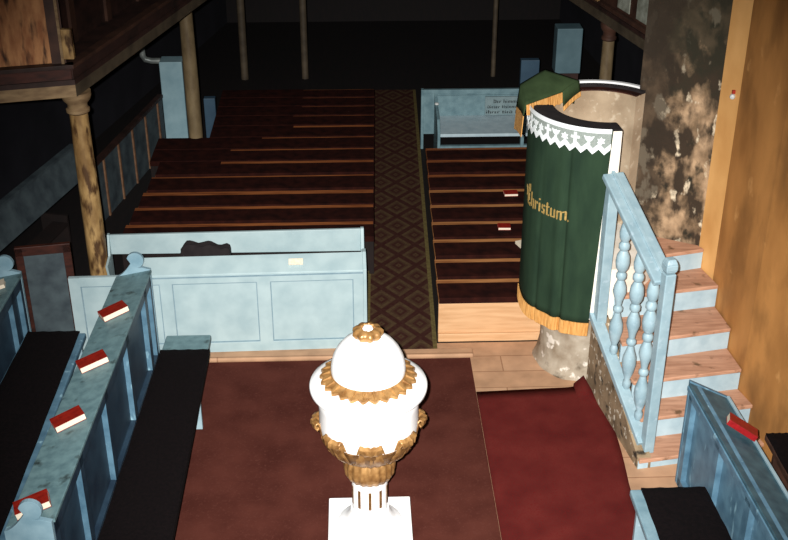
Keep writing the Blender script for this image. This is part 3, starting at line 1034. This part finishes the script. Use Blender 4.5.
GL = {
    'i': (0.42, [stem(.16), dia(.16, 1.36, .13)]),
    'n': (0.82, [stem(.16), stem(.60), slab(.16, .86, .60, .98, .13)]),
    'u': (0.82, [stem(.16), stem(.60), slab(.16, .05, .60, .14, .13)]),
    'm': (1.22, [stem(.16), stem(.58), stem(1.0), slab(.16, .86, .58, .98, .13), slab(.58, .86, 1.0, .98, .13)]),
    'r': (0.62, [stem(.16), dia(.44, .86, .16)]),
    's': (0.66, [slab(.08, .12, .50, .06, .16), stem(.44, .04, .56), slab(.14, .56, .44, .46, .16), stem(.16, .46, .98), dia(.44, .9, .14)]),
    't': (0.52, [stem(.18, 0, 1.42), slab(.0, .90, .46, .98, .14), dia(.38, .06, .11)]),
    'h': (0.80, [stem(.16, 0, 1.65), stem(.58, -.12, 1.0), slab(.16, .84, .58, .96, .13)]),
    'e': (0.62, [stem(.16), slab(.16, .06, .5, .14, .14), slab(.16, .95, .46, .84, .14), slab(.16, .42, .48, .62, .1)]),
    'd': (0.78, [stem(.16), stem(.58, 0, 1.2), slab(.10, 1.5, .58, 1.1, .15), slab(.16, .04, .58, .12, .13)]),
    'D': (0.95, [stem(.18, .05, 1.5, .2), stem(.70, .1, 1.3, .26), slab(.0, 1.45, .7, 1.25, .18), slab(.05, .02, .7, .14, .16)]),
    'C': (0.98, [stem(.30, .15, 1.95, .28), slab(.28, 2.05, .78, 2.25, .20), stem(.72, 1.45, 2.25, .18), slab(.26, .14, .82, .02, .2), stem(.60, .45, 1.25, .12),
                 slab(-.32, 1.75, -.04, 1.25, .16), stem(-.10, .75, 1.4, .12), dia(.80, .18, .14)]),
    '.': (0.34, [dia(.10, .10, .13)]),
    ' ': (0.5, []),
}


def lettering(text):
    x = 0.0
    out = []
    for ch in text:
        adv, polys = GL[ch]
        for p in polys:
            out.append([(px + x, py) for px, py in p])
        x += adv
    return out, x


polys, wd = lettering('Christum.')
mm = MB()
sxh = 0.082
k = 180 / math.pi / CR
a_start, a_end = 190.5, 240.5
sx = (a_end - a_start) / (wd * k)
for p in polys:
    mm.face([cyl(a_start + px * sx * k, 1.63 + py * sxh, 0.007 + fold(a_start + px * sx * k, 1.63 + py * sxh)) for px, py in p])
mm.build('lettering', 'gold_thread', ap, world=True, solid=0.003)

# reading desk cloth
lc = thing('lectern_cloth', 'olive green fringed cloth over the pulpit reading desk', 'cloth', (1.6, 9.22, 2.4))
FL, FR_, BL, HU, BR_ = (1.40, 9.02, 2.475), (1.735, 9.285, 2.485), (1.385, 9.33, 2.545), (1.61, 9.47, 2.625), (1.90, 9.43, 2.535)
mm = MB()
rows = []
for i in range(9):
    v = i / 8
    row = []
    for j in range(13):
        u = j / 12
        f = Vector(FL).lerp(Vector(FR_), u)
        if u < .5:
            b = Vector(BL).lerp(Vector(HU), u / .5)
        else:
            b = Vector(HU).lerp(Vector(BR_), (u - .5) / .5)
        p = f.lerp(b, v)
        p.z += 0.012 * math.sin(v * math.pi)
        row.append(p)
    rows.append(row)
top_rows = rows
mm.grid(rows)
# hanging sides: left, right and back
mm.grid([[r[0] for r in rows], [Vector((r[0].x - 0.02, r[0].y, r[0].z - 0.10 - 0.10 * i / 8)) for i, r in enumerate(rows)]])
mm.grid([[r[-1] for r in rows], [Vector((r[-1].x + 0.015, r[-1].y - .02, r[-1].z - 0.12 + 0.03 * i / 8)) for i, r in enumerate(rows)]])
mm.grid([[p for p in rows[-1]], [Vector((p.x - .02, p.y + .03, p.z - 0.22)) for p in rows[-1]]])
mm.build('drape', 'cloth_olive', lc, smooth=True, world=True, solid=0.006)
mm = MB()
mm.grid([[Vector((p.x, p.y - 0.008, p.z)) for p in rows[0]], [Vector((p.x + 0.005, p.y - 0.014, p.z - 0.085 - 0.012 * (i % 2))) for i, p in enumerate(rows[0])]])
mm.grid([[Vector((r[0].x - 0.02, r[0].y, r[0].z - 0.10 - 0.10 * i / 8)) for i, r in enumerate(rows[:9])], [Vector((r[0].x - 0.03, r[0].y, r[0].z - 0.28 - 0.12 * i / 8)) for i, r in enumerate(rows[:9])]])
mm.grid([[Vector((r[-1].x + 0.015, r[-1].y - .02, r[-1].z - 0.12 + 0.03 * i / 8)) for i, r in enumerate(rows)], [Vector((r[-1].x + 0.02, r[-1].y - .025, r[-1].z - 0.16 + 0.03 * i / 8)) for i, r in enumerate(rows)]])
mm.build('fringe', 'fringe', lc, world=True, solid=0.006)
mm = MB()
mm.prism([Vector(FL) + Vector((.01, .01, -.03)), Vector(FR_) + Vector((-.01, .01, -.03)), Vector(BR_) + Vector((-.03, -.02, -.05)), Vector(BL) + Vector((.03, -.02, -.05))],
         [Vector(FL) + Vector((.01, .01, -.012)), Vector(FR_) + Vector((-.01, .01, -.012)), Vector(BR_) + Vector((-.03, -.02, -.02)), Vector(BL) + Vector((.03, -.02, -.02))])
mm.bar((1.56, 9.33, 2.05), (1.56, 9.33, 2.49), 0.05, 0.05, (1, 0, 0))
mm.build('reading_desk', 'wood_brown', pul, world=True)

# ------------------------------------------------------------------ pulpit stair
sta = thing('pulpit_stair', 'pale blue and bare wood stair with balustrade up to the pulpit', 'stairs', (2.3, 7.45, 0))
STEPS = [  # z of tread, front left, front right
    (0.10, (2.20, 7.385), (3.27, 7.575)),
    (0.31, (2.25, 7.65), (3.215, 7.815)),
    (0.52, (2.22, 7.87), (3.155, 8.03)),
    (0.73, (2.16, 8.13), (3.125, 8.335)),
    (0.95, (2.16, 8.512), (3.09, 8.685)),
    (1.15, (2.54, 8.86), (3.02, 8.985)),
]
zprev = 0.0
for i, (z, l, r) in enumerate(STEPS):
    if i + 1 < len(STEPS):
        l2, r2 = STEPS[i + 1][1], STEPS[i + 1][2]
    else:
        l2, r2 = (2.62, 9.22), (2.98, 9.02)
    ov = 0.022
    mm = MB()
    mm.prism([(l[0], l[1] - ov, z - 0.035), (r[0], r[1] - ov, z - 0.035), (r2[0], r2[1] + 0.02, z - 0.035), (l2[0], l2[1] + 0.02, z - 0.035)],
             [(l[0], l[1] - ov, z), (r[0], r[1] - ov, z), (r2[0], r2[1] + 0.02, z), (l2[0], l2[1] + 0.02, z)])
    mm.build('tread', 'tread_wood', sta, bevel=0.008, world=True)
    mm = MB()
    mm.prism([(l[0], l[1], zprev), (r[0], r[1], zprev), (r[0], r[1] + 0.03, zprev), (l[0], l[1] + 0.03, zprev)],
             [(l[0], l[1], z - 0.035), (r[0], r[1], z - 0.035), (r[0], r[1] + 0.03, z - 0.035), (l[0], l[1] + 0.03, z - 0.035)])
    mm.build('riser', 'riser_blue', sta, world=True)
    zprev = z
# bottom rail line and plastered side wall beneath it
zr = lambda y: 0.19 + (y - 7.5) * 0.60
zh = lambda y: 1.60 + (y - 7.5) * 0.47
rx = lambda y: 2.285 - (y - 7.5) * 0.245
mm = MB()
prof = [(7.40, 0.0), (7.40, 0.10), (7.46, 0.13), (8.58, 0.80), (8.58, 0.0)]
fx = lambda y: 2.195 - (y - 7.40) * 0.165
mm.prism([(fx(y), y, z) for y, z in prof], [(fx(y) + 0.11, y, z) for y, z in prof])
bmesh.ops.subdivide_edges(mm.bm, edges=mm.bm.edges[:], cuts=6, use_grid_fill=True)
mm.build('side_wall', 'stained_plaster', sta, world=True)
MB().bar((rx(7.5) - .03, 7.5, zr(7.5) - .03), (rx(8.55) - .03, 8.55, zr(8.55) - .03), 0.10, 0.06).build('bottom_rail', 'stair_blue', sta, bevel=0.008, world=True)
hr = MB()
hr.bar((rx(7.53), 7.53, zh(7.53)), (rx(8.50), 8.50, zh(8.50)), 0.18, 0.05)
hr = hr.build('handrail', 'stair_blue', sta, bevel=0.01, world=True)
mm = MB()
mm.bar((rx(7.53) + 0.0, 7.53, zh(7.53) + .03), (rx(8.50), 8.50, zh(8.50) + .03), 0.028, 0.02)
o = mm.build('bead', 'stair_blue', hr, bevel=0.004)
o.data.transform(Matrix.Translation((-2.3, -7.45, 0)))
mm = MB()
M = Matrix.Translation((rx(7.49), 7.49, 0)) @ Matrix.Rotation(R_(13), 4, 'Z')
mm.box(-0.042, -0.042, 0.10, 0.042, 0.042, 1.72, M)
newel = mm.build('newel_post', 'stair_blue', sta, bevel=0.008, world=True)
mm = MB()
M = Matrix.Translation((rx(7.49) - 2.3, 7.49 - 7.45, 0)) @ Matrix.Rotation(R_(13), 4, 'Z')
mm.prism([M @ Vector(q) for q in ((-.03, -.03, 1.72), (.03, -.03, 1.72), (.03, .03, 1.72), (-.03, .03, 1.72))],
         [M @ Vector(q) for q in ((-.046, -.046, 1.75), (.046, -.046, 1.75), (.046, .046, 1.75), (-.046, .046, 1.75))])
mm.prism([M @ Vector(q) for q in ((-.046, -.046, 1.75), (.046, -.046, 1.75), (.046, .046, 1.75), (-.046, .046, 1.75))],
         [M @ Vector(q) for q in ((-.046, -.046, 1.80), (.046, -.046, 1.80), (.046, .046, 1.80), (-.046, .046, 1.80))])
mm.prism([M @ Vector(q) for q in ((-.046, -.046, 1.80), (.046, -.046, 1.80), (.046, .046, 1.80), (-.046, .046, 1.80))],
         [M @ Vector(q) for q in ((-.03, -.03, 1.84), (.03, -.03, 1.84), (.03, .03, 1.84), (-.03, .03, 1.84))])
mm.build('newel_cap', 'stair_blue', newel, bevel=0.008)
M = Matrix.Translation((rx(8.47) - 0.005, 8.47, 0)) @ Matrix.Rotation(R_(13), 4, 'Z')
MB().box(-0.045, -0.045, zr(8.47) - .05, 0.045, 0.045, zh(8.47) - .02, M).build('upper_post', 'stair_blue', sta, bevel=0.008, world=True)


def baluster(y):
    z0, z1 = zr(y), zh(y) - 0.03
    h = z1 - z0
    p = [(0.020, 0), (0.030, .02), (0.030, .05), (0.020, .07), (0.040, .12), (0.052, .18), (0.048, .23), (0.026, .29), (0.022, .31), (0.036, .325), (0.036, .345), (0.022, .36),
         (0.030, .40), (0.050, .46), (0.044, .50), (0.024, .545), (0.038, .56), (0.038, .585), (0.026, .60), (0.046, .63), (0.052, .67), (0.046, .715), (0.026, .75), (0.040, .765), (0.040, .79),
         (0.026, .81), (0.040, .835), (0.044, .87), (0.034, .92), (0.018, .96), (0.018, 1.0)]
    MB().lathe([(r * 1.12, z0 + t_ * h) for r, t_ in p], 20, (rx(y) - 0.01, y, 0)).build('baluster', 'stair_blue', sta, smooth=True, world=True)


for y in (8.17, 7.90, 7.66):
    baluster(y)

# ------------------------------------------------------------------ far pew with the lettered board (right of the aisle)
fr = thing('box_pew', 'grey blue pew with lettered backboard beyond the right benches', 'pew', (1.03, 13.5, 0))
MB().box(0.86, 14.15, 0.20, 2.9, 14.19, 0.80).build('backboard', 'grey_blue_old', fr, bevel=0.004, world=True)
MB().box(0.86, 14.125, 0.755, 2.9, 14.15, 0.805).build('top_rail', 'grey_blue_old', fr, bevel=0.004, world=True)
MB().box(1.04, 14.135, 0.715, 2.9, 14.15, 0.728).build('moulding', 'grey_blue_old', fr, world=True)
MB().box(1.045, 13.50, 0.41, 2.6, 14.15, 0.45).build('seat', 'seat_lit', fr, bevel=0.006, world=True)
MB().box(1.02, 13.55, 0.24, 2.6, 13.60, 0.27).build('foot_rail', 'grey_blue_old', fr, world=True)
mm = MB()
poly = [(13.48, 0.0), (13.48, 0.47), (13.62, 0.60), (14.0, 0.66), (14.15, 0.76), (14.15, 0.0)]
mm.prism([(1.01, y, z) for y, z in poly], [(1.045, y, z) for y, z in poly])
mm.build('end_board', 'grey_blue_old', fr, bevel=0.004, world=True)
for x in (2.05,):
    MB().box(x, 13.52, 0.0, x + 0.04, 13.6, 0.42).build('leg', 'grey_blue_old', fr, world=True)
MB().box(0.84, 14.13, 0.0, 0.875, 14.20, 0.805).build('corner_post', 'grey_blue_old', fr, bevel=0.004, world=True)
MB().lathe([(0.012, 0), (0.028, 0.012), (0.024, 0.03), (0.008, 0.035)], 12, (1.03, 13.98, 0.655)).build('knob', 'knob_white', fr, smooth=True, world=True)
sg = MB().box(1.66, 14.128, 0.46, 2.14, 14.149, 0.705).build('lettered_board', 'sign_board', fr, world=True)
for text, x0, w_, z0, xh in (('Der himm', 1.765, 0.30, 0.62, 0.034), ('dieser tisinmen', 1.69, 0.43, 0.55, 0.03), ('ihrer tied tr', 1.675, 0.44, 0.48, 0.03)):
    full = lettering(text)[1]
    xo = 0.0
    for word in text.split(' '):
        mm = MB()
        polys, wd = lettering(word)
        for p in polys:
            mm.face([(x0 + (xo + px) * w_ / full - 1.03, 14.126 - 13.5, z0 + py * xh * .9) for px, py in p])
        mm.build('painted_word', 'ink', sg, solid=0.002)
        xo += wd + GL[' '][0]

# ------------------------------------------------------------------ left gallery
gal = thing('gallery', 'left wooden gallery above the ochre column with painted back panel and pale edge beam', 'gallery', (-2.405, 9.7, 2.345))
GC, GL0, GF = (-2.405, 9.70), (-4.2, 9.30), (-0.55, 16.9)


def gseg(name, mt, z0, z1, off, t_, side='b', bevel=0.004):
    """piece running along gallery edges, off = distance outwards (towards the nave)"""
    mm = MB()
    if side in ('l', 'b'):
        p, q = Vector(GL0), Vector(GC)
        d = (q - p).normalized()
        n = Vector((d.y, -d.x)) * off
        q = q + d * off
        mm.wallseg(tuple(q + n), tuple(p + n), t_, z0, z1)
    if side in ('f', 'b'):
        p, q = Vector(GC), Vector(GF)
        d = (q - p).normalized()
        n = Vector((d.y, -d.x)) * off
        p = p - d * off
        mm.wallseg(tuple(q + n), tuple(p + n), t_, z0, z1)
    return mm.build(name, mt, gal, world=True, bevel=bevel)


def back(d):
    """gallery edge offset inwards by d"""
    return d


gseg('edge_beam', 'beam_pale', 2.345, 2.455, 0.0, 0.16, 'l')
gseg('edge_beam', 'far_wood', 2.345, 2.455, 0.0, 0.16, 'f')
gseg('fascia', 'wood_red', 2.455, 2.60, -0.02, 0.05, 'l')
gseg('fascia', 'wood_black', 2.455, 2.60, -0.02, 0.05, 'f')
gseg('top_moulding', 'wood_black', 2.60, 2.635, 0.01, 0.09, 'l')
gseg('top_moulding', 'wood_brown', 2.60, 2.635, 0.01, 0.09, 'f')
MB().upright([GL0, GC, GF, (-2.5, 17.3), (-4.3, 10.4)], 2.455, 2.50).build('gallery_floor', 'wood_black', gal, world=True)
# painted back panel above the short side, its column and ochre block
d_ = (Vector(GC) - Vector(GL0)).normalized()
n_ = Vector((d_.y, -d_.x))
mm = MB()
p0 = Vector(GC) - d_ * 0.17 - n_ * 0.10
p1 = Vector(GL0) - n_ * 0.10
mm.wallseg(tuple(p0), tuple(p1), 0.05, 2.63, 3.8)
mm.build('painted_panel', 'organ_paint', gal, world=True)
mm = MB()
p0 = Vector(GC) - d_ * 0.05 - n_ * 0.06
p1 = Vector(GC) - d_ * 0.17 - n_ * 0.06
mm.wallseg(tuple(p0), tuple(p1), 0.10, 2.63, 3.8)
mm.build('corner_post', 'wood_brown', gal, world=True)
mm = MB()
p0 = Vector(GC) - d_ * 0.075 - n_ * 0.05
mm.upright([(p0.x - .012, p0.y - .012), (p0.x + .012, p0.y - .012), (p0.x + .012, p0.y + .012), (p0.x - .012, p0.y + .012)], 2.63, 3.8)
mm.build('moulding', 'beam_pale', gal, world=True)
MB().box(-2.475, 9.70, 2.68, -2.385, 9.76, 2.94).build('ochre_block', 'marbled', gal, world=True, bevel=0.006)
mm = MB()
p0 = Vector(GC) - d_ * 0.9 - n_ * 0.09
p1 = Vector(GL0) - n_ * 0.09
# parapet boards along the nave side
f_ = (Vector(GF) - Vector(GC)).normalized()
fn = Vector((f_.y, -f_.x))
mm = MB()
mm.wallseg(tuple(Vector(GF) - fn * 0.5), tuple(Vector(GC) - fn * 0.5), 0.05, 2.5, 3.9)
mm.build('parapet', 'wood_black', gal, world=True)
for k in range(9):
    mm = MB()
    p = Vector(GC) + f_ * (0.2 + 0.75 * k) - fn * 0.47
    mm.wallseg(tuple(p + f_ * 0.1), tuple(p), 0.05, 2.5, 3.9)
    mm.build('parapet_stile', 'wood_brown', gal, world=True)


def column(label, x, y, ztop, r=0.115, mt='marbled', group='gallery columns', cap='beam_pale', base=True):
    t = thing('gallery_column', label, 'column', (x, y, 0), 0, group)
    n_ = 20
    mm = MB()
    mm.lathe([(r * 1.0, 0.0), (r * 1.02, 0.5 * ztop), (r * 0.90, ztop - 0.19)], n_)
    mm.build('shaft', mt, t, smooth=True)
    mm = MB()
    mm.lathe([(r * 0.95, ztop - 0.20), (r * 1.15, ztop - 0.185), (r * 1.15, ztop - 0.16), (r * 0.98, ztop - 0.15), (r * 0.98, ztop - 0.11), (r * 1.35, ztop - 0.07), (r * 1.45, ztop - 0.04), (r * 1.45, ztop)], n_)
    mm.build('capital', cap, t, smooth=True)
    return t


column('marbled ochre column under the gallery corner behind the front pew', -2.45, 9.86, 2.345, 0.09)
column('marbled ochre column beside the tall pale box on the left', -1.965, 13.515, 2.345, 0.085, 'marbled_grey')
column('dim far column, left one beyond the left benches', -1.66, 17.0, 3.4, 0.055, 'far_wood', cap='far_wood')
column('dim far column, second from left in the dark nave', -0.75, 17.0, 3.4, 0.05, 'far_wood', cap='far_wood')
column('thin dim far column in the dark right of the aisle', 2.10, 17.0, 3.4, 0.035, 'far_wood', cap='far_wood')
column('grey brown column under the right gallery behind the pulpit', 2.73, 12.13, 2.25, 0.07, 'marbled_grey', cap='wood_brown')

# right gallery
gr = thing('gallery', 'right wooden gallery with pale painted panels above the pulpit', 'gallery', (2.9, 11.25, 2.25))
P, Q = Vector((2.88, 11.05)), Vector((1.55, 16.8))
d2 = (Q - P).normalized()
n2 = Vector((-d2.y, d2.x))       # towards the nave


def rseg(name, mt, z0, z1, off, t_, a=0.0, b=None, bevel=0.004):
    b = (Q - P).length if b is None else b
    mm = MB()
    mm.wallseg(tuple(P + d2 * a + n2 * off), tuple(P + d2 * b + n2 * off), t_, z0, z1)
    return mm.build(name, mt, gr, world=True, bevel=bevel)


rseg('edge_beam', 'far_wood', 2.25, 2.35, 0.0, 0.16)
rseg('fascia', 'wood_brown', 2.35, 2.42, -0.02, 0.06)
rseg('top_moulding', 'wood_brown', 2.42, 2.46, 0.02, 0.10)
rseg('parapet', 'wood_brown', 2.46, 3.5, -0.03, 0.05)
rseg('painted_panel', 'panel_light', 2.49, 3.1, -0.022, 0.03, 0.05, 0.36)
rseg('painted_panel', 'panel_light', 2.49, 3.1, -0.022, 0.03, 0.52, 0.80)
rseg('ornament', 'marbled', 2.45, 2.60, 0.03, 0.03, 1.18, 1.30)
MB().upright([tuple(P), tuple(Q), (4.0, 17.0), (4.0, 12.3)], 2.36, 2.40).build('gallery_floor', 'wood_black', gr, world=True)

# ------------------------------------------------------------------ stalls under the left gallery
mm = thing('wall_stall', 'dark slate stall partition with pale battens left of the benches', 'partition', (-2.85, 12.25, 0), math.atan2(-0.37, 1.95))
MB().box(-0.03, -0.45, 0.0, 0.0, 2.05, 0.72).build('boarding', 'stall_slate', mm)
MB().box(-0.05, -0.45, 0.70, 0.02, 2.05, 0.74).build('cap_rail', 'wood_black', mm)
for k in range(0, 5):
    y = 0.0 + 0.46 * k
    MB().box(0.0, y, 0.0, 0.018, y + 0.03, 0.70).build('batten', 'batten', mm)
t = thing('side_stall', 'grey blue sloping stall back under the left gallery', 'pew', (-3.52, 10.6, 0), math.atan2(-0.39, 1.5))
mm = MB()
mm.prism([(0.0, -1.2, 0.93), (0.03, -1.2, 0.93), (0.15, -1.2, 0.60), (0.12, -1.2, 0.60)], [(0.0, 1.55, 0.93), (0.03, 1.55, 0.93), (0.15, 1.55, 0.60), (0.12, 1.55, 0.60)])
mm.build('backrest', 'stall_slate', t)
MB().box(-0.02, -1.2, 0.92, 0.05, 1.55, 0.95).build('top_rail', 'stall_slate', t)
MB().box(0.13, -1.2, 0.38, 0.30, 0.70, 0.42).build('seat', 'bench_dark', t)
for y in (-1.2, 0.70):
    MB().box(0.0, y, 0.0, 0.30, y + 0.03, 0.5).build('end_board', 'bench_dark', t)
t = thing('wooden_partition', 'dark panel with reddish brown frame left of the column', 'partition', (-2.62, 9.58, 0), R_(10))
MB().box(-0.42, 0.01, 0.0, -0.06, 0.03, 0.92).build('panel', 'stall_slate', t)
MB().box(-0.07, 0.0, 0.0, 0.0, 0.045, 0.98).build('frame_stile', 'wood_red', t, bevel=0.004)
MB().box(-0.49, 0.0, 0.0, -0.42, 0.045, 0.98).build('frame_stile', 'wood_red', t, bevel=0.004)
MB().box(-0.49, 0.0, 0.90, 0.0, 0.045, 0.99).build('frame_rail', 'wood_red', t, bevel=0.004)

# ------------------------------------------------------------------ pale boxes by the far benches
t = thing('tall_box', 'tall pale box with bent pipe left of the second column', 'box', (-2.34, 14.4, 0))
MB().box(-0.145, 0.0, 0.02, 0.145, 0.25, 1.12).build('casing', 'metal_pale', t, bevel=0.01)
MB().tube([(-0.14, 0.12, 1.10), (-0.25, 0.12, 1.10), (-0.33, 0.12, 1.12), (-0.36, 0.12, 1.17), (-0.365, 0.12, 1.35)], 0.04, 10).build('pipe', 'metal_pipe', t, smooth=True)
MB().tube([(-0.365, 0.12, 1.33), (-0.365, 0.12, 1.36)], 0.052, 10).build('pipe_collar', 'metal_pipe', t, smooth=True)
tag(MB().box(-1.96, 14.42, 0.0, -1.815, 14.52, 0.62).build('low_panel', 'metal_blue', bevel=0.005), 'small blue panel right of the second column', 'panel')
t = thing('tall_box', 'tall pale box in the dark nave above the pulpit desk', 'box', (2.78, 14.6, 0))
MB().box(-0.165, 0.0, 0.84, 0.165, 0.25, 1.44).build('casing', 'metal_dim', t, bevel=0.01)
MB().box(-0.15, 0.03, 0.0, 0.15, 0.24, 0.84).build('base', 'wood_black', t)
tag(MB().box(2.17, 14.62, 0.0, 2.41, 14.72, 1.02).build('low_panel', 'metal_blue', bevel=0.005), 'small blue panel left of the right pale box', 'panel')

# small wall fitting
t = thing('light_switch', 'small white knob with red top on the ochre arris', 'fitting', (3.055, 8.90, 2.57))
M = Matrix.Rotation(R_(90), 4, 'X') @ Matrix.Rotation(R_(0), 4, 'Y')
mm = MB().lathe([(0.02, -0.02), (0.024, 0.01), (0.018, 0.025), (0.006, 0.03)], 16)
mm.bm.transform(Matrix.Rotation(R_(-24), 4, 'Z') @ M)
mm.build('knob', 'knob_white', t, smooth=True)
mm = MB().box(-0.012, -0.02, 0.026, 0.012, 0.0, 0.055)
mm.build('mark', 'knob_red', t)
